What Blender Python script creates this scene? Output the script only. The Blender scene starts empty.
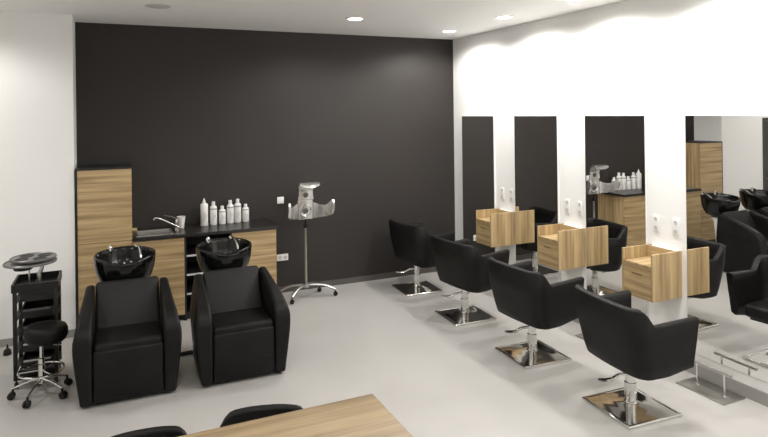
import bpy, bmesh, math, random
from math import sin, cos, pi, radians as R
from mathutils import Vector, Matrix
random.seed(7)
sc = bpy.context.scene
COL = sc.collection

# ------------------------------------------------------------------ room numbers (metres)
XR = 4.50      # right wall
YB = 7.485     # dark back wall
YL = 6.95      # white wall on the left, in front of the back wall
XJ = -0.355    # where that wall ends
ZC = 3.308
X0, Y0 = -3.2, -1.6
XM = 4.47     # mirror faces

# ------------------------------------------------------------------ materials
MATS = {}
def mat(name, col, rough=0.5, metal=0.0, emit=None, estr=0.0, bump=None, spec=0.5, var=None, coat=0.0):
    m = bpy.data.materials.new(name); m.use_nodes = True
    nt = m.node_tree; b = nt.nodes['Principled BSDF']
    b.inputs['Base Color'].default_value = (*col, 1)
    b.inputs['Roughness'].default_value = rough
    b.inputs['Metallic'].default_value = metal
    b.inputs['Specular IOR Level'].default_value = spec
    b.inputs['Coat Weight'].default_value = coat
    if emit:
        b.inputs['Emission Color'].default_value = (*emit, 1)
        b.inputs['Emission Strength'].default_value = estr
    tc = nt.nodes.new('ShaderNodeTexCoord')
    if var:      # (scale, second colour)
        n = nt.nodes.new('ShaderNodeTexNoise'); n.inputs['Scale'].default_value = var[0]; n.inputs['Detail'].default_value = 5
        nt.links.new(tc.outputs['Object'], n.inputs['Vector'])
        r = nt.nodes.new('ShaderNodeValToRGB')
        r.color_ramp.elements[0].position = 0.35; r.color_ramp.elements[1].position = 0.65
        r.color_ramp.elements[0].color = (*col, 1); r.color_ramp.elements[1].color = (*var[1], 1)
        nt.links.new(n.outputs['Fac'], r.inputs['Fac']); nt.links.new(r.outputs['Color'], b.inputs['Base Color'])
    if bump:     # (scale, strength, distance)
        n = nt.nodes.new('ShaderNodeTexNoise'); n.inputs['Scale'].default_value = bump[0]; n.inputs['Detail'].default_value = 4
        nt.links.new(tc.outputs['Object'], n.inputs['Vector'])
        bp = nt.nodes.new('ShaderNodeBump'); bp.inputs['Strength'].default_value = bump[1]; bp.inputs['Distance'].default_value = bump[2]
        nt.links.new(n.outputs['Fac'], bp.inputs['Height']); nt.links.new(bp.outputs['Normal'], b.inputs['Normal'])
    MATS[name] = m
    return m

def wood(name, axis, dark=(.31, .21, .10), light=(.54, .395, .21), sc_=1.0):
    """laminate with streaks that run along one axis of the object"""
    m = bpy.data.materials.new(name); m.use_nodes = True
    nt = m.node_tree; b = nt.nodes['Principled BSDF']; b.inputs['Roughness'].default_value = 0.42
    tc = nt.nodes.new('ShaderNodeTexCoord'); mp = nt.nodes.new('ShaderNodeMapping')
    s = [22 * sc_] * 3; s[axis] = 0.9
    mp.inputs['Scale'].default_value = s
    nt.links.new(tc.outputs['Object'], mp.inputs['Vector'])
    n = nt.nodes.new('ShaderNodeTexNoise'); n.inputs['Scale'].default_value = 1.0; n.inputs['Detail'].default_value = 3; n.inputs['Distortion'].default_value = 0.35
    nt.links.new(mp.outputs['Vector'], n.inputs['Vector'])
    r = nt.nodes.new('ShaderNodeValToRGB'); r.color_ramp.elements[0].position = 0.34; r.color_ramp.elements[1].position = 0.62
    r.color_ramp.elements[0].color = (*dark, 1); r.color_ramp.elements[1].color = (*light, 1)
    nt.links.new(n.outputs['Fac'], r.inputs['Fac'])
    mp2 = nt.nodes.new('ShaderNodeMapping'); s2 = [90 * sc_] * 3; s2[axis] = 3
    mp2.inputs['Scale'].default_value = s2; nt.links.new(tc.outputs['Object'], mp2.inputs['Vector'])
    n2 = nt.nodes.new('ShaderNodeTexNoise'); n2.inputs['Scale'].default_value = 1.0; n2.inputs['Detail'].default_value = 2
    nt.links.new(mp2.outputs['Vector'], n2.inputs['Vector'])
    mx = nt.nodes.new('ShaderNodeMixRGB'); mx.blend_type = 'MULTIPLY'; mx.inputs['Fac'].default_value = 0.35
    nt.links.new(r.outputs['Color'], mx.inputs['Color1'])
    r2 = nt.nodes.new('ShaderNodeValToRGB'); r2.color_ramp.elements[0].color = (.55, .5, .45, 1); r2.color_ramp.elements[0].position = .3; r2.color_ramp.elements[1].position = .6
    nt.links.new(n2.outputs['Fac'], r2.inputs['Fac']); nt.links.new(r2.outputs['Color'], mx.inputs['Color2'])
    nt.links.new(mx.outputs['Color'], b.inputs['Base Color'])
    MATS[name] = m
    return m

WHITE = mat('white_paint', (.86, .855, .84), .75, bump=(60, .06, .002))
CEIL = mat('ceiling_paint', (.88, .87, .85), .85)
DARK = mat('charcoal_paint', (.0195, .0155, .0132), .6, bump=(90, .08, .002), var=(1.2, (.0225, .018, .0155)))
TILE = mat('grey_skirting', (.085, .078, .072), .35)
TILER = mat('grey_skirting_light', (.30, .29, .275), .4)
FLOOR = mat('floor_vinyl', (.45, .436, .418), .36, var=(1.6, (.48, .466, .447)), bump=(14, .04, .003))
WZ = wood('oak_upright', 2)
WX = wood('oak_along_x', 0)
WY = wood('oak_along_y', 1)
WT = wood('oak_table', 0, (.24, .17, .095), (.40, .30, .175), .8)
LEATHER = mat('black_leather', (.0046, .0042, .0039), .5, bump=(160, .12, .002), spec=.22, var=(5, (.009, .008, .0076)))
LEATHERG = mat('charcoal_leather', (.011, .0105, .010), .52, bump=(160, .12, .002), spec=.28)
GLOSS = mat('gloss_black', (.004, .004, .004), .13, spec=.4)
BPLAST = mat('black_plastic', (.009, .0085, .008), .42, spec=.35)
CHROME = mat('chrome', (.72, .71, .69), .09, 1.0)
STEEL = mat('brushed_steel', (.50, .49, .47), .3, 1.0)
SILVER = mat('silver_plastic', (.74, .73, .71), .24, .8, var=(9, (.60, .59, .575)))
TRAYM = mat('grey_tray_plastic', (.20, .195, .19), .35, .3)
DGREY = mat('smoked_grey', (.09, .088, .085), .35, .3)
STONE = mat('black_worktop', (.016, .015, .0145), .3, var=(60, (.026, .024, .022)))
MIRROR = mat('mirror_silvering', (.86, .86, .85), .0, 1.0)
PANEL = mat('white_panel', (.82, .81, .80), .5)
SOCK = mat('white_switch_plastic', (.85, .85, .83), .35)
SOCKD = mat('socket_recess', (.55, .54, .53), .5)
BOTTLE = mat('white_bottle_plastic', (.80, .79, .77), .35)
BLABEL = mat('bottle_grey_band', (.30, .29, .28), .5)
PRINT = mat('bottle_pale_print', (.55, .54, .53), .6)
LAMP = mat('lamp_lens', (1, 1, 1), .4, emit=(1, .96, .88), estr=14)
LAMPOFF = mat('lamp_lens_off', (.60, .59, .57), .5)
SHELFW = mat('pale_shelf_edge', (.55, .54, .52), .4)
CARC = mat('cabinet_black', (.012, .011, .011), .5)
DOORM = mat('dark_door', (.03, .028, .027), .4)
SPONGE = mat('sponge_yellow', (.60, .48, .25), .9, var=(40, (.5, .4, .2)))

# ------------------------------------------------------------------ mesh helpers
def box(bm, x0, x1, y0, y1, z0, z1, bev=0.0, seg=2, M=None, mi=0):
    vs = [bm.verts.new((x, y, z)) for x in (x0, x1) for y in (y0, y1) for z in (z0, z1)]
    idx = [(0, 1, 3, 2), (4, 6, 7, 5), (0, 4, 5, 1), (2, 3, 7, 6), (0, 2, 6, 4), (1, 5, 7, 3)]
    fs = [bm.faces.new([vs[i] for i in f]) for f in idx]
    for f in fs: f.material_index = mi
    if M is not None:
        for v in vs: v.co = M @ v.co
    if bev > 0:
        es = list({e for f in fs for e in f.edges})
        bmesh.ops.bevel(bm, geom=es, offset=bev, segments=seg, profile=.5, affect='EDGES')
def ring(bm, c, ux, uy, rx, ry, n):
    return [bm.verts.new(Vector(c) + ux * (rx * cos(2 * pi * i / n)) + uy * (ry * sin(2 * pi * i / n))) for i in range(n)]
def bridge(bm, a, b, mi=0):
    n = len(a)
    for i in range(n):
        f = bm.faces.new((a[i], a[(i + 1) % n], b[(i + 1) % n], b[i])); f.material_index = mi
def lathe(bm, prof, n=24, c=(0, 0, 0), cap=True, M=None, sx=1, sy=1):
    rs = []
    for r, z in prof:
        vs = ring(bm, (0, 0, z), Vector((1, 0, 0)), Vector((0, 1, 0)), r * sx, r * sy, n)
        for v in vs:
            v.co = (M @ v.co if M is not None else v.co) + Vector(c)
        rs.append(vs)
    for a, b in zip(rs, rs[1:]): bridge(bm, a, b)
    if cap:
        bm.faces.new(list(reversed(rs[0]))); bm.faces.new(rs[-1])
def tube(bm, pts, r, n=10, smooth_iter=0, flat=None):
    pts = [Vector(p) for p in pts]
    for _ in range(smooth_iter):
        q = [pts[0]]
        for a, b in zip(pts, pts[1:]): q += [a * .75 + b * .25, a * .25 + b * .75]
        pts = q + [pts[-1]]
    rr = r if isinstance(r, (list, tuple)) else [r] * len(pts)
    if len(rr) != len(pts): rr = [rr[0] + (rr[-1] - rr[0]) * i / (len(pts) - 1) for i in range(len(pts))]
    up = Vector((0, 0, 1)); prev = None; rs = []
    for i, p in enumerate(pts):
        d = (pts[min(i + 1, len(pts) - 1)] - pts[max(i - 1, 0)]).normalized()
        if prev is None:
            ux = d.cross(up) if abs(d.dot(up)) < .95 else d.cross(Vector((0, 1, 0)))
        else: ux = prev - d * prev.dot(d)
        ux.normalize(); prev = ux; uy = d.cross(ux).normalized()
        rs.append(ring(bm, p, ux, uy, rr[i], rr[i] * (flat or 1), n))
    for a, b in zip(rs, rs[1:]): bridge(bm, a, b)
    bm.faces.new(list(reversed(rs[0]))); bm.faces.new(rs[-1])
def cyl(bm, p0, p1, r, n=16): tube(bm, [p0, p1], r, n)
def slab(bm, nu, nv, A, B):
    """closed solid between two surfaces A(u,v) and B(u,v)"""
    a = [[bm.verts.new(A(i / nu, j / nv)) for j in range(nv + 1)] for i in range(nu + 1)]
    b = [[bm.verts.new(B(i / nu, j / nv)) for j in range(nv + 1)] for i in range(nu + 1)]
    for i in range(nu):
        for j in range(nv):
            bm.faces.new((a[i][j], a[i + 1][j], a[i + 1][j + 1], a[i][j + 1]))
            bm.faces.new((b[i][j], b[i][j + 1], b[i + 1][j + 1], b[i + 1][j]))
    for i in range(nu):
        bm.faces.new((a[i][0], b[i][0], b[i + 1][0], a[i + 1][0]))
        bm.faces.new((a[i][nv], a[i + 1][nv], b[i + 1][nv], b[i][nv]))
    for j in range(nv):
        bm.faces.new((a[0][j], a[0][j + 1], b[0][j + 1], b[0][j]))
        bm.faces.new((a[nu][j], b[nu][j], b[nu][j + 1], a[nu][j + 1]))
def obj(name, fn, mats, parent=None, smooth=True, sub=0, bevel=0, angle=40, loc=None, rz=0):
    bm = bmesh.new(); fn(bm)
    bmesh.ops.recalc_face_normals(bm, faces=bm.faces)
    me = bpy.data.meshes.new(name); bm.to_mesh(me); bm.free()
    for m in (mats if isinstance(mats, (list, tuple)) else [mats]): me.materials.append(m)
    if smooth:
        for p in me.polygons: p.use_smooth = True
        me.set_sharp_from_angle(angle=R(angle))
    o = bpy.data.objects.new(name, me); COL.objects.link(o)
    if bevel:
        b = o.modifiers.new('bevel', 'BEVEL'); b.width = bevel; b.segments = 3; b.limit_method = 'ANGLE'; b.angle_limit = R(35)
    if sub:
        s = o.modifiers.new('sub', 'SUBSURF'); s.levels = sub; s.render_levels = sub
    if parent: o.parent = parent
    if loc: o.location = loc
    o.rotation_euler.z = rz
    return o
def tag(o, label, cat, group=None):
    o['label'] = label; o['category'] = cat
    if group: o['group'] = group
    return o
def thing(name, label, cat, loc=(0, 0, 0), rz=0, group=None):
    o = bpy.data.objects.new(name, None); COL.objects.link(o)
    o.empty_display_size = .1; o.location = loc; o.rotation_euler = (0, 0, rz)
    return tag(o, label, cat, group)
def struct(name, fn, m, **k):
    o = obj(name, fn, m, smooth=False, **k); o['kind'] = 'structure'; return o
def dup(o, parent=None):
    c = o.copy(); COL.objects.link(c)
    if parent: c.parent = parent
    for ch in [x for x in bpy.data.objects if x.parent == o]: dup(ch, c)
    return c
def bx(*a, **k): return lambda bm: box(bm, *a, **k)

# ------------------------------------------------------------------ shell
T = .12
struct('floor', bx(X0 - T, XR + T, Y0 - T, YB + T, -.1, 0), FLOOR)
struct('ceiling', bx(X0 - T, XR + T, Y0 - T, YB + T, ZC, ZC + .1), CEIL)
struct('wall_right', bx(XR, XR + T, Y0 - T, YB + T, 0, ZC), WHITE)
struct('wall_back', bx(XJ, XR, YB, YB + T, 0, ZC), DARK)
def _wl(bm):
    box(bm, X0, -2.35, YL, YB + T, 0, ZC); box(bm, -2.35, -1.43, YL, YB + T, 2.06, ZC); box(bm, -1.43, XJ, YL, YB + T, 0, ZC)
struct('wall_left', _wl, WHITE)
struct('wall_side', bx(X0 - T, X0, Y0 - T, YB + T, 0, ZC), WHITE)
struct('wall_front', bx(X0, XR, Y0 - T, Y0, 0, ZC), WHITE)
struct('baseboard_back', bx(1.76, XR - .001, YB - .012, YB, 0, .075), TILE)
struct('baseboard_left', lambda bm: (box(bm, -1.385, XJ, YL - .012, YL, 0, .075), box(bm, X0, -2.40, YL - .012, YL, 0, .075)), TILER)
struct('baseboard_right', bx(XR - .012, XR, Y0, YB - .013, 0, .10), TILER)
d = struct('door_1', bx(-2.33, -1.45, YL + .03, YL + .07, .005, 2.04), DOORM)
obj('door_handle', lambda bm: (cyl(bm, (-1.53, YL + .03, 1.02), (-1.53, YL - .03, 1.02), .01), cyl(bm, (-1.53, YL - .03, 1.02), (-1.65, YL - .03, 1.02), .01)), STEEL, d)
struct('trim_1', lambda bm: (box(bm, -1.45, -1.39, YL - .012, YL + .12, 0, 2.1), box(bm, -2.39, -2.33, YL - .012, YL + .12, 0, 2.1), box(bm, -2.33, -1.45, YL - .012, YL + .12, 2.045, 2.1)), DOORM)

# ------------------------------------------------------------------ lamps
def downlight(x, y, label, on=True, power=60, size=165, blend=.4):
    t = thing('downlight', label, 'ceiling light', (x, y, ZC), group='recessed ceiling downlights')
    k = 1.0 if on else 1.15
    obj('trim_ring', lambda bm: lathe(bm, [(.079 * k, -.001), (.079 * k, -.007), (.098 * k, -.007), (.103 * k, -.001)], 32, cap=False), PANEL if on else LAMPOFF, t)
    obj('lens', lambda bm: lathe(bm, [(.078 * k, -.001), (.078 * k, -.006), (.05, -.012), (.02, -.014)], 32), LAMP if on else LAMPOFF, t)
    if on:
        L = bpy.data.lights.new('downlight_beam', 'SPOT'); L.energy = power; L.spot_size = R(size); L.spot_blend = blend
        L.shadow_soft_size = .07; L.color = (1, .975, .94)
        lo = bpy.data.objects.new('downlight_beam', L); COL.objects.link(lo); lo.parent = t; lo.location = (0, 0, -.05)
    return t
PW = 62
downlight(3.98, 6.71, 'lit round downlight in the ceiling corner nearest the dark wall', power=PW * .9)
downlight(3.98, 5.51, 'lit round downlight above the white wall, second from the dark wall', power=PW)
downlight(3.98, 4.40, 'lit round downlight above the white wall, cut by the top of the photo', power=PW)
downlight(3.98, 3.20, 'lit round downlight above the wide mirror, outside the photo', power=PW)
downlight(3.98, 2.00, 'lit round downlight near the right wall, out of the photo behind the table', power=PW)
downlight(3.98, 0.60, 'lit round downlight near the right wall, farthest from the dark wall', power=PW)
downlight(2.467, 6.185, 'lit round downlight alone in the ceiling above the hair processor', power=PW * .8)
downlight(0.418, 6.133, 'unlit grey round ceiling fitting above the tall oak cabinet', on=False)
downlight(-1.75, 6.05, 'lit round downlight above the white wall left of the trolley', power=PW * 1.0)
downlight(2.467, 3.2, 'unseen fill downlight added over the middle of the salon floor', power=PW * .7)  # this lamp and those below are unseen, added as fill light
downlight(0.3, 3.0, 'unseen fill downlight added over the oak table', power=PW * .7)
downlight(-1.75, 2.9, 'unseen fill downlight added over the left side of the room', power=PW * .7)
downlight(2.2, 0.4, 'unseen fill downlight added behind the camera at the right', power=PW * .8)
downlight(-.8, 0.2, 'unseen fill downlight added behind the camera at the left', power=PW * .8)

# ------------------------------------------------------------------ mirrors
def mirror(y1, y0, label, yaw=0.0, face=XM):
    t = thing('wall_mirror', label, 'mirror', (XR, (y0 + y1) / 2, 0), group='tall mirrors along the white wall')
    h = (y1 - y0) / 2; e = face - XR
    obj('backing_panel', bx(e + .0045, -.0005, -h, h, .185, 2.205), PANEL, t, smooth=False)
    g = obj('mirror_glass', bx(-.001, .001, -h, h, .187, 2.203), MIRROR, t, smooth=False)
    g.location = (e, 0, 0); g.rotation_euler.z = R(yaw)
    return t
for i, (a, b) in enumerate([(7.215, 6.455), (6.014, 5.247), (4.828, 4.062), (3.635, 2.865)]):
    mirror(a, b, yaw=[0, 0, .1, -.38][i], face=[4.47, 4.47, 4.482, 4.489][i], label=['tall narrow mirror nearest the dark wall', 'tall mirror second from the dark wall, between two oak drawer boxes',
                  'tall mirror reflecting the row of white bottles', 'tall mirror at the right edge of the photo reflecting the wash chairs'][i])

# ------------------------------------------------------------------ drawer stations on the wall
def station(y1, y0, label):
    t = thing('drawer_station', label, 'drawer box', (XR, (y0 + y1) / 2, 0), group='oak drawer boxes between the mirrors')
    h = (y1 - y0) / 2; d = -.355; zt, zb, zs = 1.028, .625, .925; p = .018
    def body(bm):
        box(bm, d + .002, -.047, -h + p, h - p, zs - .02, zs)
        box(bm, d + .02, -.047, -h + p, h - p, zb, zb + .018)
        box(bm, -.064, -.047, -h + p, h - p, zb + .018, zs - .02)
    obj('tray_shelf', body, WX, t, smooth=False)
    obj('side_panel', bx(d, -.001, -h, -h + p, zb, zt, bev=.0015, seg=1), WZ, t, smooth=False)
    obj('side_panel', bx(d, -.001, h - p, h, zb, zt, bev=.0015, seg=1), WZ, t, smooth=False)
    obj('back_panel', bx(-.064, -.047, -h + p, h - p, zs, zt, bev=.0015, seg=1), WY, t, smooth=False)
    dz = (zs - .022 - zb - .004) / 2
    for k in range(2):
        z0 = zb + .004 + k * dz
        f = obj('drawer', lambda bm: (box(bm, d - .001, d + .017, -h + p + .002, h - p - .002, z0, z0 + dz - .004, bev=.001, seg=1),
                                      box(bm, d + .02, -.07, -h + p + .006, h - p - .006, z0 + .02, z0 + dz - .02)), WY, t, smooth=False)
        if k == 1: obj('finger_slot', bx(d - .004, d - .001, -.055, .055, z0 + dz * .45, z0 + dz * .45 + .012, bev=.001, seg=1), mat('slot_shadow_brown', (.16, .10, .05), .5) if 'slot_shadow_brown' not in MATS else MATS['slot_shadow_brown'], f, smooth=False)
    obj('wall_bracket', bx(-.047, -.001, -h + .03, h - .03, zb + .02, zt - .006), PANEL, t, smooth=False)
    return t
st = [(6.39, 6.06), (5.20, 4.858), (4.025, 3.69)]
station(*st[0], 'oak drawer box on the wall, farthest, nearest the dark wall')
station(*st[1], 'oak drawer box on the wall, middle of the three')
station(*st[2], 'oak drawer box on the wall, nearest, beside the wide mirror')

def socket_v(y, z, label):
    t = thing('wall_socket', label, 'socket', (XR, y, z), group='white double sockets between the mirrors')
    obj('cover_plate', bx(-.010, -.0005, -.031, .031, -.076, .076, bev=.004), SOCK, t)
    for s in (-.04, .04):
        obj('outlet', lambda bm: lathe(bm, [(.019, 0), (.019, .002), (.015, .002), (.014, -.001)], 20, c=(-.0108, 0, s), M=Matrix.Rotation(-pi / 2, 4, 'Y')), SOCKD, t)
    return t
for i, (ya, yb_) in enumerate([(6.31, 6.125), (5.12, 4.93), (3.955, 3.745)]):
    w = ['the farthest oak drawer box', 'the middle oak drawer box', 'the nearest oak drawer box'][i]
    socket_v(ya, 1.225, 'white double socket above ' + w + ', at its far side')
    socket_v(yb_, 1.225, 'white double socket above ' + w + ', close to the mirror edge')
def plate_back(name, x, z, w, h, label, n):
    t = thing(name, label, 'socket' if n else 'switch', (x, YB, z))
    obj('cover_plate', bx(-w / 2, w / 2, -.012, -.0005, -h / 2, h / 2, bev=.004), SOCK, t)
    if n == 0: obj('rocker', bx(-w / 2 + .014, w / 2 - .014, -.016, -.012, -h / 2 + .012, h / 2 - .012, bev=.002), SOCK, t)
    for k in range(n):
        xx = (k - (n - 1) / 2) * .071
        obj('outlet', lambda bm: lathe(bm, [(.024, 0), (.024, .003), (.018, .003), (.017, -.001)], 20, c=(xx, -.0125, 0), M=Matrix.Rotation(pi / 2, 4, 'X')), SOCKD, t)
plate_back('light_switch', 1.939, 1.17, .085, .085, 'single white switch on the dark wall above the double socket', 0)
plate_back('wall_socket', 1.955, .445, .15, .082, 'white double socket on the dark wall beside the oak cabinets', 2)
plate_back('wall_socket', 4.09, .415, .085, .085, 'single white socket low on the dark wall behind the far chair', 1)

# ------------------------------------------------------------------ foot rests
def footrest(y, label):
    t = thing('footrest', label, 'footrest', (4.34, y, 0), group='steel footrests under the mirrors')
    obj('floor_plate', bx(-.127, .127, -.212, .212, 0, .012, bev=.003), STEEL, t)
    for s in (-.125, .115):
        obj('post', lambda bm: (cyl(bm, (0, s, .012), (0, s, .185), .009), lathe(bm, [(.022, .012), (.020, .018), (.010, .022)], 16, c=(0, s, 0))), CHROME, t)
    obj('foot_bar', lambda bm: cyl(bm, (0, -.19, .19), (0, .18, .19), .0125), STEEL, t)
    return t
for y, l in [(3.315, 'steel footrest plate and bar at the right edge, under the nearest mirror'), (4.50, 'steel footrest behind the second nearest styling chair'),
             (5.70, 'steel footrest in front of the mirror second from the dark wall'), (6.88, 'steel footrest beside the farthest styling chair')]:
    footrest(y, l)

# ------------------------------------------------------------------ styling chairs
def shell_path():
    """U outline seen from above, open towards +x, starts at arm tip y<0"""
    pts = []
    W, B, F, r = .315, -.222, .295, .07
    for i in range(9): pts.append((F + (B + r - F) * i / 8, -W))
    for i in range(1, 7):
        a = -pi / 2 - (pi / 2) * i / 7
        pts.append((B + r + r * cos(a), -W + r + r * sin(a)))
    for i in range(0, 9):
        y = -W + r + (2 * W - 2 * r) * i / 8
        pts.append((B - .012 * (1 - (y / (W - r)) ** 2), y))
    for i in range(1, 7):
        a = pi - (pi / 2) * i / 7
        pts.append((B + r + r * cos(a), W - r + r * sin(a)))
    for i in range(9): pts.append((B + r + (F - B - r) * i / 8, W))
    return pts
PATH = shell_path()
def shell_mesh(bm):
    n = len(PATH); th = .062
    nor = []
    for i in range(n):
        a = Vector(PATH[max(i - 1, 0)]); b = Vector(PATH[min(i + 1, n - 1)]); d = (b - a).normalized()
        nor.append(Vector((-d.y, d.x)))       # inward
    cen = Vector((.0, 0))
    def top(x):
        if x < -.195: return .868
        if x > -.09: return .742 + (x + .09) * .06
        k = (x + .195) / .105; k = k * k * (3 - 2 * k)
        return .868 + (.742 - .868) * k
    rows = []
    NZ = 8
    for i, (x, y) in enumerate(PATH):
        zt = top(x)
        fr = max(0, (x - .05) / .285)
        zb = .345 + .05 * fr
        row = []
        def outer(z):
            k = max(0, (.868 - z) / .49)
            sx = x * (1 - .0 * k) + (.085 * k * k if x < 0 else -.035 * k) * min(1, abs(x) / .2)
            sy = y * (1 - .12 * k ** 1.6)
            # round the lower edge in
            return sx, sy
        for j in range(NZ + 1):
            z = zb + (zt - .012 - zb) * j / NZ
            sx, sy = outer(z)
            if j == 0:
                sx += nor[i].x * .03; sy += nor[i].y * .03
            if j == 1: z = zb + .028
            row.append((sx, sy, z))
        sx, sy = outer(zt)
        row.append((sx + nor[i].x * .014, sy + nor[i].y * .014, zt))
        row.append((sx + nor[i].x * (th - .014), sy + nor[i].y * (th - .014), zt))
        for z in (zt - .014, (zt + .44) / 2, .44, zb + .02):
            sx, sy = outer(z)
            row.append((sx + nor[i].x * th, sy + nor[i].y * th, z))
        rows.append([bm.verts.new(p) for p in row])
    m = len(rows[0])
    for a, b in zip(rows, rows[1:]):
        for j in range(m):
            bm.faces.new((a[j], a[(j + 1) % m], b[(j + 1) % m], b[j]))
    bm.faces.new(rows[0]); bm.faces.new(list(reversed(rows[-1])))
def styling_chair(loc, turn, label, base_turn=0.0, off=0.0):
    t = thing('styling_chair', label, 'chair', loc, group='black styling chairs facing the mirrors')
    rz = R(turn)
    obj('backrest_shell', shell_mesh, LEATHER, t, angle=60, rz=rz, loc=(off, 0, 0))
    obj('seat_cushion', bx(-.13, .29, -.228, .228, .405, .515, bev=.035, seg=4), LEATHER, t, rz=rz, loc=(off, 0, 0))
    obj('seat_base', bx(-.10, .23, -.2, .2, .372, .404, bev=.01), BPLAST, t, rz=rz, loc=(off, 0, 0))
    obj('mount_plate', bx(-.10, .10, -.09, .09, .352, .3715, bev=.004), STEEL, t, rz=rz)
    obj('column', lambda bm: lathe(bm, [(.052, .052), (.050, .06), (.044, .065), (.044, .20), (.036, .205), (.036, .30), (.045, .305), (.045, .351)], 28), CHROME, t)
    def base(bm):
        h = .250
        def sq(s, z): return [bm.verts.new((sx * s, sy * s, z)) for sx, sy in ((-1, -1), (1, -1), (1, 1), (-1, 1))]
        rs = [sq(h - .004, 0), sq(h, .004), sq(h, .018), sq(h - .006, .024), sq(h - .020, .026), sq(h - .030, .020), sq(.12, .030), sq(.055, .052)]
        for a, b in zip(rs, rs[1:]): bridge(bm, a, b)
        bm.faces.new(list(reversed(rs[0]))); bm.faces.new(rs[-1])
    obj('base_plate', base, CHROME, t, bevel=.002, rz=R(base_turn), angle=25)
    lv = obj('pump_lever', lambda bm: tube(bm, [(.035, -.04, .27), (-.04, .0, .268), (-.11, .02, .262), (-.15, .03, .235), (-.20, .045, .232)], .013, 10, 2), CHROME, t)
    obj('lever_pedal', lambda bm: tube(bm, [(-.185, .042, .232), (-.21, .05, .232), (-.26, .065, .238)], [.013, .018, .013], 12, 0, .7), CHROME, lv)
    return t
styling_chair((3.558, 3.385, 0), -6, 'black styling chair on square chrome base, nearest, beside the right footrest', -3, .0)
styling_chair((3.525, 4.513, 0), 3, 'black styling chair on square chrome base, second nearest', -3)
styling_chair((3.535, 5.69, 0), 7, 'black styling chair on square chrome base, second from the dark wall', -3, .035)
styling_chair((3.535, 6.84, 0), 8, 'black styling chair on square chrome base, farthest, against the dark wall', -3, .045)

# ------------------------------------------------------------------ cabinets along the back wall
YF = 6.93; YK = YB - .003
t = thing('tall_cabinet', 'tall oak cabinet with black edges in the corner beside the white wall', 'cabinet', (-.075, 7.2, 0))
t_ = t
def rel(o, x=0, y=0): return o
def at(t, x0, x1, y0, y1, z0, z1, **k):
    l = t.location
    return bx(x0 - l.x, x1 - l.x, y0 - l.y, y1 - l.y, z0, z1, **k)
obj('carcass', lambda bm: (at(t, -.345, -.330, YF + .001, YK, 0, 1.715)(bm), at(t, -.330, .188, YF + .001, YK, 1.700, 1.715)(bm), at(t, -.330, .170, 7.46, YK, .0, 1.70)(bm)), CARC, t, smooth=False)
obj('side_panel', at(t, .170, .188, YF + .02, YK, 0, 1.70), WZ, t, smooth=False)
obj('plinth', at(t, -.330, .170, YF + .04, YF + .06, 0, .08), CARC, t, smooth=False)
for z0, z1, hz in ((.09, .935, .85), (.941, 1.698, 1.02)):
    obj('door', at(t, -.328, .188, YF, YF + .018, z0, z1, bev=.0015, seg=1), WX, t, smooth=False)
for z in (.085, .5, .93, 1.3, 1.68):
    obj('inner_shelf', at(t, -.330, .170, YF + .03, 7.46, z, z + .018), CARC, t, smooth=False)

def cabinet(x0, x1, name, label, cat, fronts):
    t = thing(name, label, cat, ((x0 + x1) / 2, 7.2, 0))
    f = YF + .02 if fronts != 'open' else YF + .002
    obj('carcass', lambda bm: (at(t, x0, x0 + .018, f, YK, 0, .92)(bm), at(t, x1 - .018, x1, f, YK, 0, .92)(bm), at(t, x0 + .018, x1 - .018, YK - .01, YK, 0, .92)(bm),
                               at(t, x0 + .018, x1 - .018, f + .04, YK - .01, .06, .078)(bm)), [CARC if fronts in ('open', 'sink') else WZ], t, smooth=False)
    obj('plinth', at(t, x0 + .018, x1 - .018, f + .045, f + .06, 0, .06), CARC, t, smooth=False)
    return t
c1 = cabinet(.190, .716, 'base_cabinet', 'oak base cabinet under the sink, behind the left wash chair', 'cabinet', 'sink')
obj('door', at(c1, .192, .714, YF, YF + .018, .07, .915, bev=.0015, seg=1), WX, c1, smooth=False)
c2 = cabinet(.718, 1.228, 'shelf_unit', 'open black shelf unit with pale shelf edges between the oak cabinets', 'shelf', 'open')
for z in (.28, .49, .70):
    sh = obj('shelf', at(c2, .738, 1.208, YF + .006, 7.47, z, z + .018), CARC, c2, smooth=False)
    e = obj('shelf_edge', at(c2, .738, 1.208, YF + .002, YF + .0055, z - .001, z + .019), SHELFW, sh, smooth=False); e['label'] = 'pale front edge'
c3 = cabinet(1.230, 1.742, 'drawer_cabinet', 'oak drawer cabinet at the right end of the black worktop', 'cabinet', 'wood')
for z0, z1 in ((.07, .345), (.349, .63), (.634, .915)):
    obj('drawer', at(c3, 1.232, 1.740, YF, YF + .018, z0, z1, bev=.0015, seg=1), WX, c3, smooth=False)
# worktop with a cut-out for the sink
SX0, SX1, SY0, SY1 = .245, .60, 7.00, 7.33
def wt(bm):
    x0, x1, y0, y1 = .190, 1.762, 6.91, YK; z0, z1 = .922, .955
    box(bm, x0, SX0, y0, y1, z0, z1); box(bm, SX1, x1, y0, y1, z0, z1)
    box(bm, SX0, SX1, y0, SY0, z0, z1); box(bm, SX0, SX1, SY1, y1, z0, z1)
tag(obj('worktop', wt, STONE, smooth=False), 'long black worktop with sink and bottles over the oak cabinets', 'worktop')
s = thing('sink', 'small stainless steel sink set into the black worktop', 'sink', ((SX0 + SX1) / 2, (SY0 + SY1) / 2, .955))
w, h = (SX1 - SX0) / 2 - .004, (SY1 - SY0) / 2 - .004
def basin(bm):
    q = [(w + .022, h + .022, .0008), (w + .020, h + .020, .005), (w, h, .005), (w - .01, h - .01, -.10), (w - .04, h - .04, -.12)]
    rs = [[bm.verts.new((sx * a, sy * b, z)) for sx, sy in ((-1, -1), (1, -1), (1, 1), (-1, 1))] for a, b, z in q]
    for a, b in zip(rs, rs[1:]): bridge(bm, a, b)
    bm.faces.new(rs[-1])
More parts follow.
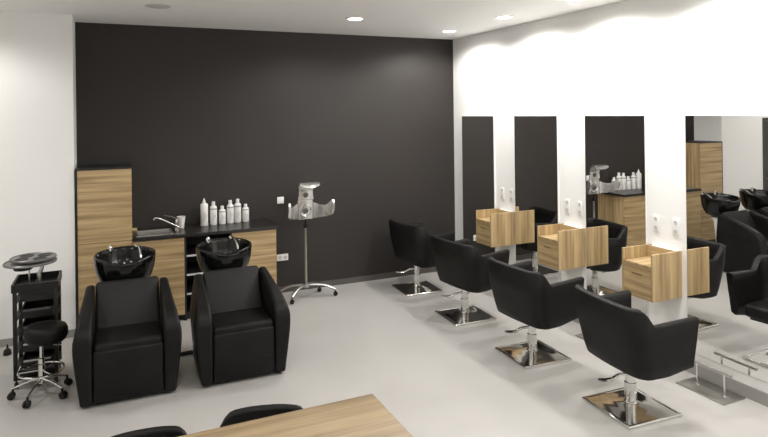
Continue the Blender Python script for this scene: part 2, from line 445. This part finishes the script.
obj('basin', basin, STEEL, s, smooth=False)
obj('drain', lambda bm: lathe(bm, [(.03, -.119), (.028, -.116), (.01, -.117)], 20), CHROME, s)
s = thing('mixer_tap', 'chrome mixer tap with a long slanted spout beside the sink', 'tap', (.665, 7.22, .955))
obj('tap_body', lambda bm: lathe(bm, [(.028, 0), (.028, .006), (.021, .01), (.021, .10), (.017, .125), (.008, .132)], 20), CHROME, s)
obj('spout', lambda bm: tube(bm, [(.02, -.01, .028), (-.06, -.03, .08), (-.15, -.06, .135), (-.215, -.08, .168), (-.245, -.09, .165), (-.25, -.092, .145)], .010, 12, 1), CHROME, s)
obj('tap_lever', lambda bm: tube(bm, [(0, 0, .125), (-.05, -.02, .155), (-.14, -.04, .185)], [.009, .005], 10), DGREY, s)
tag(obj('sponge', bx(-.03, .03, -.025, .025, 0, .03, bev=.006, M=None), SPONGE, loc=(.222, 7.385, .956)), 'small pale yellow sponge at the left end of the worktop', 'sponge')
cup = obj('paper_cup', lambda bm: lathe(bm, [(.030, 0), (.031, .002), (.046, .128), (.049, .130), (.049, .134), (.044, .134), (.030, .010)], 28), BOTTLE, loc=(.722, 7.31, .956))
tag(cup, 'white paper cup standing on the worktop right of the tap', 'cup')

def bottle(x, y, hh, r, kind, label):
    t = thing('bottle', label, 'bottle', (x, y, .956), group='white hair care bottles on the worktop')
    if kind == 'nozzle':
        pr = [(r * .9, 0), (r, .006), (r, hh * .74), (r * .93, hh * .78), (r * .55, hh * .82), (r * .38, hh * .84)]
        cp = [(r * .42, hh * .84), (r * .40, hh * .88), (r * .16, hh * .96), (r * .10, hh)]
    else:
        pr = [(r * .9, 0), (r, .006), (r, hh * .72), (r * .9, hh * .78), (r * .5, hh * .83), (r * .40, hh * .84)]
        cp = [(r * .50, hh * .84), (r * .50, hh * .96), (r * .46, hh)]
    obj('bottle_body', lambda bm: lathe(bm, pr, 24), BOTTLE, t)
    obj('cap', lambda bm: lathe(bm, cp, 20), BOTTLE, t)
    if kind != 'nozzle':
        obj('shoulder_band', lambda bm: lathe(bm, [(r + .0004, hh * .665), (r + .0012, hh * .67), (r + .0012, hh * .715), (r + .0004, hh * .72)], 24, cap=False), BLABEL, t)
    def pr_(bm):
        for a0, z0, z1 in ((-.35, .18, .52), (.12, .30, .44)):
            for k in range(3):
                aa = -pi / 2 + a0 + k * .16
                vs = [bm.verts.new(((r + .0006) * cos(q), (r + .0006) * sin(q), hh * zz)) for q, zz in ((aa, z0), (aa + .08, z0), (aa + .08, z1), (aa, z1))]
                bm.faces.new(vs)
    obj('label_print', pr_, PRINT, t)
    return t
bt = [(.985, 7.34, .325, .044, 'nozzle', 'tallest white bottle with pointed nozzle, first from the left'),
      (1.092, 7.35, .275, .042, 'cap', 'tall white bottle with grey band, second from the left'),
      (1.196, 7.36, .215, .041, 'cap', 'short white bottle between two tall ones, third from the left'),
      (1.292, 7.37, .275, .042, 'cap', 'tall white bottle with grey band, fourth from the left'),
      (1.382, 7.38, .283, .042, 'cap', 'tall white bottle with grey band, fifth from the left'),
      (1.480, 7.39, .212, .041, 'cap', 'short white bottle at the right end of the row')]
for a in bt: bottle(*a)

# ------------------------------------------------------------------ wash units (backwash chairs)
def wash_unit(x, y, label, turn=0, mark=-.2):
    t = thing('wash_chair', label, 'salon wash chair', (x, y, 0), R(turn), group='black wash chairs with basins')
    D = .66
    def top(yy):
        if yy < .06: return .54 + .075 * math.sqrt(max(0, 1 - ((.06 - yy) / .06) ** 2))
        k = (yy - .06) / (D - .06)
        return .615 + .20 * (k ** .72) - (.02 if yy > D - .001 else 0)
    for s in (-1, 1):
        def xo(yy, z):
            zz = z / .55
            bow = .035 + .052 * sin(min(1, zz) * pi / 2) ** 1.3
            if z > .5: bow -= (z - .5) * .22
            k = max(0, (yy - .15) / .5)
            return s * (.315 + bow * (1 - .35 * k))
        def xi(yy, z):
            k = yy / D
            return s * (.262 + .0 * k)
        def A(u, v):
            yy = D * u; z = .02 + (top(yy) - .02) * v
            return (xo(yy, z), yy + (.012 * (1 - v) if u < .5 else 0), z)
        def B(u, v):
            yy = D * u; z = .02 + (top(yy) - .02) * v
            return (xi(yy, z), yy + (.012 * (1 - v) if u < .5 else 0), z)
        obj('armrest', lambda bm: slab(bm, 14, 12, A, B), LEATHER, t, bevel=.022, angle=50)
    obj('seat_cushion', bx(-.257, .257, .03, .50, .35, .485, bev=.03, seg=4), LEATHER, t)
    # reclining back, leaned to the rear
    M = Matrix.Translation((0, .47, .46)) @ Matrix.Rotation(R(-29), 4, 'X')
    obj('backrest', bx(-.257, .257, -.055, .055, -.03, .395, bev=.03, seg=4, M=M), LEATHERG, t)
    lg = obj('leg_rest', lambda bm: box(bm, -.257, .257, .0, .10, .03, .435, bev=.02, seg=3, M=Matrix.Translation((0, .012, 0))), LEATHER, t)
    obj('stitched_mark', lambda bm: [box(bm, a, b, .0085, .0118, c, d) for a, b, c, d in ((mark, mark + .05, .17, .174), (mark, mark + .05, .216, .22), (mark, mark + .004, .174, .216), (mark + .046, mark + .05, .174, .216), (mark + .014, mark + .036, .185, .205))], LEATHERG, lg, smooth=False)
    obj('under_frame', bx(-.255, .255, .13, .62, .015, .325, bev=.01), BPLAST, t)
    # side knob
    obj('side_knob', lambda bm: [tube(bm, [(s * .352, .3, .30), (s * .382, .3, .30)], .014, 14) for s in (-1,)], CHROME, t)
    # pedestal and basin
    def ped(bm):
        rs = []
        for z, yc, a, b in ((.0, .80, .15, .10), (.10, .81, .13, .09), (.40, .83, .10, .075), (.64, .87, .09, .075), (.70, .88, .12, .10)):
            rs.append(ring(bm, (0, yc, z), Vector((1, 0, 0)), Vector((0, 1, 0)), a, b, 24))
        for a, b in zip(rs, rs[1:]): bridge(bm, a, b)
        bm.faces.new(list(reversed(rs[0]))); bm.faces.new(rs[-1])
    obj('pedestal', ped, PANEL, t)
    obj('base_foot', bx(-.2, .2, .665, .79, .012, .10, bev=.01), BPLAST, t)
    def bowl(bm):
        prof_o = [(.02, .727), (.125, .729), (.190, .752), (.230, .81), (.252, .885), (.261, .95), (.264, .993), (.262, 1.008), (.252, 1.014), (.241, 1.008)]
        prof_i = [(.234, .98), (.223, .91), (.195, .85), (.15, .81), (.09, .792), (.02, .790)]
        n = 48; rs = []
        for r, z in prof_o + prof_i:
            vs = []
            for i in range(n):
                a = 2 * pi * i / n
                f = max(0, -sin(a)) ; notch = math.exp(-((a - 1.5 * pi) / .42) ** 2)
                k = max(0, (z - .85) / .16)
                zz = z - .028 * notch * k + .018 * sin(a) * k
                vs.append(bm.verts.new((r * 1.0 * cos(a), .945 + r * .95 * sin(a) + .012 * notch * k, zz)))
            rs.append(vs)
        for a, b in zip(rs, rs[1:]): bridge(bm, a, b)
        bm.faces.new(list(reversed(rs[0]))); bm.faces.new(rs[-1])
    bw = obj('basin', bowl, GLOSS, t, angle=60, loc=(-.02, -.07, -.015))
    obj('neck_rest', lambda bm: tube(bm, [(-.10, .722, .967), (-.05, .712, .955), (0, .708, .951), (.05, .712, .955), (.10, .722, .967)], .011, 10, 1), BPLAST, bw)
    obj('faucet', lambda bm: (lathe(bm, [(.020, .99), (.020, 1.045), (.014, 1.06), (.006, 1.065)], 16, c=(-.125, 1.13, 0)), tube(bm, [(-.125, 1.13, 1.03), (-.12, 1.08, 1.04), (-.115, 1.03, 1.02)], .009, 10, 1)), CHROME, bw)
    obj('hand_shower', lambda bm: (tube(bm, [(.105, 1.15, 1.045), (.125, 1.07, 1.035), (.135, .98, .985), (.135, .95, .95)], [.009, .012], 12, 2), lathe(bm, [(.012, .985), (.016, .99), (.016, 1.035), (.010, 1.05)], 14, c=(.10, 1.16, 0))), CHROME, bw)
    obj('drain', lambda bm: lathe(bm, [(.028, .7905), (.026, .795), (.01, .793)], 18, c=(0, .945, 0)), CHROME, bw)
    return t
W1 = wash_unit(.105, 5.135, 'black wash chair with basin, left one beside the stool', -1, -.235)
wash_unit(1.005, 5.10, 'black wash chair with basin, right one in front of the drawer cabinet', 0, .17)
obj('drain_hose', lambda bm: tube(bm, [(.20, .75, .05), (.35, .78, .022), (.5, .80, .022), (.56, .80, .022)], .018, 10, 1), BPLAST, W1)

# ------------------------------------------------------------------ hair processor on stand
t = thing('hair_processor', 'silver hair processor with curved heating arms on a wheeled stand', 'hair dryer', (2.16, 7.14, 0))
obj('pole', lambda bm: cyl(bm, (0, 0, .165), (0, 0, .90), .017, 18), STEEL, t)
obj('collar', lambda bm: lathe(bm, [(.024, .86), (.026, .865), (.026, .90), (.020, .905), (.013, .905), (.013, .965)], 18), BPLAST, t)
obj('hub', lambda bm: lathe(bm, [(.04, .13), (.045, .14), (.045, .175), (.03, .185)], 18), STEEL, t)
for ang, ln in ((218, .29), (345, .36), (160, .33), (35, .27)):
    c, s_ = cos(R(ang)), sin(R(ang))
    lg = obj('leg', lambda bm: tube(bm, [(c * .02, s_ * .02, .158), (c * ln * .55, s_ * ln * .55, .155), (c * ln * .85, s_ * ln * .85, .115), (c * ln, s_ * ln, .085)], .021, 10, 2, .7), STEEL, t)
    obj('caster', lambda bm: (cyl(bm, (c * ln - s_ * .013, s_ * ln + c * .013, .028), (c * ln - s_ * .004, s_ * ln + c * .004, .028), .027, 18),
                              cyl(bm, (c * ln + s_ * .004, s_ * ln - c * .004, .028), (c * ln + s_ * .013, s_ * ln - c * .013, .028), .027, 18),
                              cyl(bm, (c * ln, s_ * ln, .03), (c * ln, s_ * ln, .078), .008, 10)), BPLAST, lg)
HR = R(2)
def arcpt(phi, rad, z):   # concave towards -y
    return Vector((rad * sin(phi), .10 - rad * cos(phi) * -1 - .29, z))
def rot(v): return Matrix.Rotation(HR, 3, 'Z') @ Vector(v)
def wing(s, reach, lift):
    def f(rad):
        def g(u, v):
            phi = s * (R(21) + u * R(reach - 21))
            e = u ** 3
            lo = .975 + .02 * u + .045 * e + lift * u * .3; hi = 1.17 - .06 * sin(u * pi) + lift * u + .05 * e
            if u > .8: q = (u - .8) / .2; m = (lo + hi) / 2; sh = math.sqrt(max(.05, 1 - q * q)); lo = m + (lo - m) * sh; hi = m + (hi - m) * sh
            z = lo + (hi - lo) * v
            return rot((rad * sin(phi), -.29 + rad * cos(phi) + .02, z))
        return g
    return lambda bm: slab(bm, 16, 6, f(.29), f(.262))
def mid(f_rad0, z0, z1, w):
    def f(rad):
        def g(u, v):
            phi = (u * 2 - 1) * w
            return rot((rad * sin(phi), -.29 + rad * cos(phi) + .02, z0 + (z1 - z0) * v))
        return g
    return lambda bm: slab(bm, 8, 6, f(.296), f(.256))
obj('heating_panel', mid(0, .965, 1.205, R(20)), SILVER, t, bevel=.006)
obj('heating_wing', wing(-1, 88, .04), SILVER, t, bevel=.006)
obj('heating_wing', wing(1, 88, .05), SILVER, t, bevel=.006)
def over(rad_off):
    def g(u, v):
        # path in the y-z plane rising then bending forward
        a = u * R(115)
        Rr = .115
        if u < .45:
            p = (0.006 - rad_off, 1.207 + .105 * (u / .45))
        else:
            b = (u - .45) / .55 * R(150)
            p = (.006 - Rr + (Rr - rad_off) * cos(b), 1.312 + (Rr - rad_off) * 1.0 * sin(b))
        wdt = .098 - .010 * sin(u * pi) + .045 * max(0, u - .45) * 1.8
        if u > .85: wdt *= math.sqrt(max(.08, 1 - ((u - .85) / .15) ** 2))
        x = (v * 2 - 1) * wdt
        return rot((x, p[0] - .02 * (x / .1) ** 2, p[1]))
    return g
obj('overhead_arm', lambda bm: slab(bm, 24, 6, over(0), over(.028)), SILVER, t, bevel=.005)
Mx = Matrix.Rotation(HR, 4, 'Z') @ Matrix.Translation((0, 0.023 - .03, 1.075)) @ Matrix.Rotation(pi / 2, 4, 'X')
hb = obj('fan_ring', lambda bm: lathe(bm, [(.075, .0), (.075, .016), (.066, .022), (.056, .016), (.056, .004)], 32, M=Mx), CHROME, t)
obj('fan_hub', lambda bm: lathe(bm, [(.034, .004), (.034, .018), (.02, .026), (.008, .028)], 24, M=Mx), DGREY, hb)
Mx2 = Matrix.Rotation(HR, 4, 'Z') @ Matrix.Translation((0, -.026, 1.265)) @ Matrix.Rotation(pi / 2, 4, 'X')
obj('vent', lambda bm: lathe(bm, [(.032, 0), (.032, .004), (.020, .006)], 24, M=Mx2), DGREY, t)
obj('tilt_joint', lambda bm: (box(bm, -.03, .03, .03, .085, .955, 1.06, bev=.008)), BPLAST, t)

# ------------------------------------------------------------------ trolley and stool
TX0, TX1, TY0, TY1 = -.762, -.432, 5.80, 6.17
t = thing('salon_trolley', 'black plastic salon trolley of drawers by the white wall, behind the stool', 'trolley', ((TX0 + TX1) / 2, (TY0 + TY1) / 2, 0))
a, b = (TX1 - TX0) / 2, (TY1 - TY0) / 2
for sx in (-1, 1):
    for sy in (-1, 1):
        obj('corner_post', bx(sx * a - (.03 if sx > 0 else 0), sx * a + (.03 if sx < 0 else 0), sy * b - (.03 if sy > 0 else 0), sy * b + (.03 if sy < 0 else 0), .07, .80, bev=.004), BPLAST, t)
        def cas(bm, sx=sx, sy=sy):
            x, y = sx * (a - .02), sy * (b - .02)
            cyl(bm, (x - .014, y, .026), (x - .003, y, .026), .026, 16); cyl(bm, (x + .003, y, .026), (x + .014, y, .026), .026, 16); cyl(bm, (x, y, .03), (x, y, .07), .007, 10)
        obj('caster', cas, BPLAST, t)
def tray(bm):
    z0, z1 = .801, .868; w_ = .016
    box(bm, -a - .008, a + .008, -b - .008, b + .008, z0, z0 + .012)
    box(bm, -a - .008, a + .008, -b - .008, -b - .008 + w_, z0 + .012, z1); box(bm, -a - .008, a + .008, b + .008 - w_, b + .008, z0 + .012, z1)
    box(bm, -a - .008, -a - .008 + w_, -b + .008, b - .008, z0 + .012, z1); box(bm, a + .008 - w_, a + .008, -b + .008, b - .008, z0 + .012, z1)
    box(bm, -.006, .006, -b + .008, b - .008, z0 + .012, z1 - .012)
obj('top_tray', tray, BPLAST, t, smooth=False)
for z in (.14, .28, .42, .56, .70):
    for q in (-a + .002, a - .03):
        obj('side_rail', bx(q, q + .028, -b + .032, b - .032, z, z + .016), BPLAST, t, smooth=False)
for k, z in enumerate((.158, .298, .438, .578, .718)):
    dr = obj('drawer', lambda bm: (box(bm, -a + .055, a - .032, -b + .004, b - .034, z, z + .008), box(bm, -a + .055, a - .032, -b + .004, -b + .012, z + .008, z + .078),
                                   box(bm, -a + .055, -a + .063, -b + .012, b - .034, z + .008, z + .07), box(bm, a - .040, a - .032, -b + .012, b - .034, z + .008, z + .07), box(bm, -a + .063, a - .040, b - .042, b - .034, z + .008, z + .078)), BPLAST, t, smooth=False)
    obj('drawer_lip', bx(-a + .075, a - .055, -b - .004, -b + .003, z + .058, z + .074, bev=.002), [STEEL, STEEL, DGREY, DGREY, BPLAST][k], dr)
obj('bottom_plate', bx(-a + .031, a - .031, -b + .01, b - .01, .07, .085, bev=.003), BPLAST, t)
# swivel tool tray on a stalk
sw = obj('swivel_stalk', lambda bm: (lathe(bm, [(.04, .0), (.04, .01), (.02, .02), (.018, .12)], 20, c=(.04, 0, 0)), tube(bm, [(.04, 0, .10), (.065, .0, .16), (.05, 0, .198)], .016, 12, 1), cyl(bm, (-.035, 0, .002), (-.035, 0, .16), .007)), STEEL, t, loc=(-.02, -.065, .8135))
sw['label'] = 'steel stalk carrying the round tool tray'
def disc(bm, cx=0, cy=0, rr=.185, z=.255, holes=4):
    """plate with round holes: outer ring, bars between holes"""
    n = 48
    o1 = ring(bm, (cx, cy, z), Vector((1, 0, 0)), Vector((0, 1, 0)), rr, rr, n); o2 = ring(bm, (cx, cy, z + .012), Vector((1, 0, 0)), Vector((0, 1, 0)), rr + .003, rr + .003, n)
    o3 = ring(bm, (cx, cy, z + .018), Vector((1, 0, 0)), Vector((0, 1, 0)), rr - .004, rr - .004, n); o4 = ring(bm, (cx, cy, z + .010), Vector((1, 0, 0)), Vector((0, 1, 0)), rr - .012, rr - .012, n)
    bridge(bm, o1, o2); bridge(bm, o2, o3); bridge(bm, o3, o4); bm.faces.new(list(reversed(o1))); bm.faces.new(o4)
dk = obj('swivel_tray', lambda bm: disc(bm, 0, 0, .20, .20), TRAYM, t, loc=(-.045, -.065, .8135))
dk['label'] = 'grey round tool tray with dark cup holes'
dk2 = obj('upper_plate', lambda bm: disc(bm, .02, .02, .175, .232), TRAYM, dk)
for q in range(4):
    aa = R(35 + q * 90)
    obj('cup_recess', lambda bm: lathe(bm, [(.052, .2425), (.054, .2465), (.048, .2455), (.042, .243)], 24, c=(.02 + .098 * cos(aa), .02 + .098 * sin(aa), 0)), BPLAST, dk)
obj('under_cup', lambda bm: lathe(bm, [(.066, .158), (.072, .166), (.074, .199)], 24, c=(-.05, -.04, 0)), BPLAST, dk)

t = thing('rolling_stool', 'small black round stool with foot ring on a chrome five-wheel base', 'stool', (-.538, 5.60, 0))
def seat(bm): lathe(bm, [(.06, .437), (.13, .440), (.150, .458), (.162, .49), (.158, .535), (.145, .562), (.10, .570), (.04, .568)], 36, M=Matrix.Rotation(R(3), 4, 'Y'))
obj('seat', seat, LEATHER, t, angle=60, loc=(.008, .01, -.008))
obj('column', lambda bm: (lathe(bm, [(.024, .10), (.024, .30), (.014, .305), (.014, .434)], 18)), CHROME, t)
obj('seat_plate', bx(-.05, .09, -.05, .06, .425, .4355), BPLAST, t)
obj('foot_ring', lambda bm: None or [tube(bm, [(.165 * cos(2 * pi * k / 36), .165 * sin(2 * pi * k / 36), .205) for k in range(37)], .008, 8)] + [tube(bm, [(.02 * cos(q), .02 * sin(q), .205), (.165 * cos(q), .165 * sin(q), .205)], .006, 8) for q in (R(60), R(180), R(300))], CHROME, t)
obj('height_lever', lambda bm: tube(bm, [(.02, 0, .41), (.10, -.03, .405), (.15, -.04, .40)], .005, 8), CHROME, t)
for k in range(5):
    aa = R(175 + 72 * k); c, s_ = cos(aa), sin(aa)
    lg = obj('leg', lambda bm: tube(bm, [(c * .02, s_ * .02, .135), (c * .10, s_ * .10, .125), (c * .18, s_ * .18, .095), (c * .212, s_ * .212, .085)], [.014, .010], 10, 1, .8), CHROME, t)
    obj('caster', lambda bm: (cyl(bm, (c * .215 - s_ * .020, s_ * .215 + c * .020, .029), (c * .215 - s_ * .004, s_ * .215 + c * .004, .029), .028, 20),
                              cyl(bm, (c * .215 + s_ * .004, s_ * .215 - c * .004, .029), (c * .215 + s_ * .020, s_ * .215 - c * .020, .029), .028, 20),
                              cyl(bm, (c * .205, s_ * .205, .03), (c * .205, s_ * .205, .083), .009, 10)), BPLAST, lg)
t = thing('door_stop', 'small black floor fitting standing by the grey skirting left of the trolley', 'door stop', (-.925, 6.70, 0))
obj('rubber_foot', lambda bm: lathe(bm, [(.034, 0), (.036, .01), (.030, .045), (.014, .06)], 20), BPLAST, t)
obj('stem', lambda bm: lathe(bm, [(.010, .061), (.008, .085), (.004, .10)], 14), BPLAST, t)

# ------------------------------------------------------------------ table and chairs in front
t = thing('table', 'oak table cut off by the bottom edge of the photo', 'table', (.33, 2.57, 0))
obj('tabletop', bx(-.93, .93, -.40, .40, .722, .75, bev=.002), WT, t)
obj('apron', lambda bm: (box(bm, -.86, .86, -.34, -.32, .66, .7215), box(bm, -.86, .86, .20, .22, .66, .7215), box(bm, -.86, -.84, -.32, .20, .66, .7215), box(bm, .84, .86, -.32, .20, .66, .7215)), BPLAST, t, smooth=False)
for x in (-.85, .85):
    for y in (-.33, .21):
        obj('leg', bx(x - .025, x + .025, y - .025, y + .025, 0, .6595, bev=.003), BPLAST, t)
def side_chair(loc, rz, label):
    t = thing('side_chair', label, 'chair', loc, rz, group='black chairs pushed up to the table')
    def f(off):
        def g(u, v):
            x = (u * 2 - 1) * .225
            e = (abs(x) / .225)
            top = .735 - .055 * max(0, (e - .72) / .28) ** 2.2
            z = .50 + (top - .50) * v
            return (x, .0 - .07 * e ** 2.5 + .03 * v - off, z)
        return g
    obj('backrest', lambda bm: slab(bm, 20, 8, f(0), f(.045)), LEATHER, t, bevel=.014)
    obj('seat', bx(-.215, .215, -.455, -.03, .40, .47, bev=.025, seg=3), LEATHER, t)
    obj('back_frame', lambda bm: [tube(bm, [(s * .16, -.04, .385), (s * .16, -.015, .44), (s * .16, -.012, .52)], .011, 8) for s in (-1, 1)], BPLAST, t)
    for sx in (-.18, .18):
        for sy in (-.42, -.06):
            obj('leg', lambda bm: tube(bm, [(sx, sy, .3985), (sx * 1.1, sy + (.02 if sy > -.2 else -.02), 0)], [.013, .010], 10), BPLAST, t)
    return t
side_chair((.715, 3.11, 0), R(-16), 'black chair back behind the oak table, right one with its whole left corner showing')
side_chair((.11, 3.13, 0), R(-3), 'black chair back behind the oak table, left one cut by the bottom edge')

# ------------------------------------------------------------------ camera (level, shifted lens)
cam = bpy.data.cameras.new('camera'); co = bpy.data.objects.new('camera', cam); COL.objects.link(co)
yaw, roll = R(24.4), math.atan(19 / 1596)
fwd = Vector((sin(yaw), cos(yaw), 0)); r0 = Vector((cos(yaw), -sin(yaw), 0)); u0 = Vector((0, 0, 1))
c, s_ = cos(roll), sin(roll)
rt = r0 * c - u0 * s_; up = r0 * s_ + u0 * c
M = Matrix((rt, up, -fwd)).transposed().to_4x4(); M.translation = Vector((0, 0, 2.25))
co.matrix_world = M
cam.sensor_width = 36; cam.lens = 601 / 768 * 36
cam.shift_x = 0; cam.shift_y = -(218.5 - 113.75) / 768
cam.clip_start = .05; cam.clip_end = 60
sc.camera = co

w = bpy.data.worlds.new('world'); sc.world = w; w.use_nodes = True
w.node_tree.nodes['Background'].inputs['Color'].default_value = (.5, .5, .5, 1)
w.node_tree.nodes['Background'].inputs['Strength'].default_value = .3
vs = sc.view_settings
vs.view_transform = 'Standard'; vs.look = 'None'; vs.gamma = 1; vs.use_curve_mapping = False
vs.exposure = 0.35
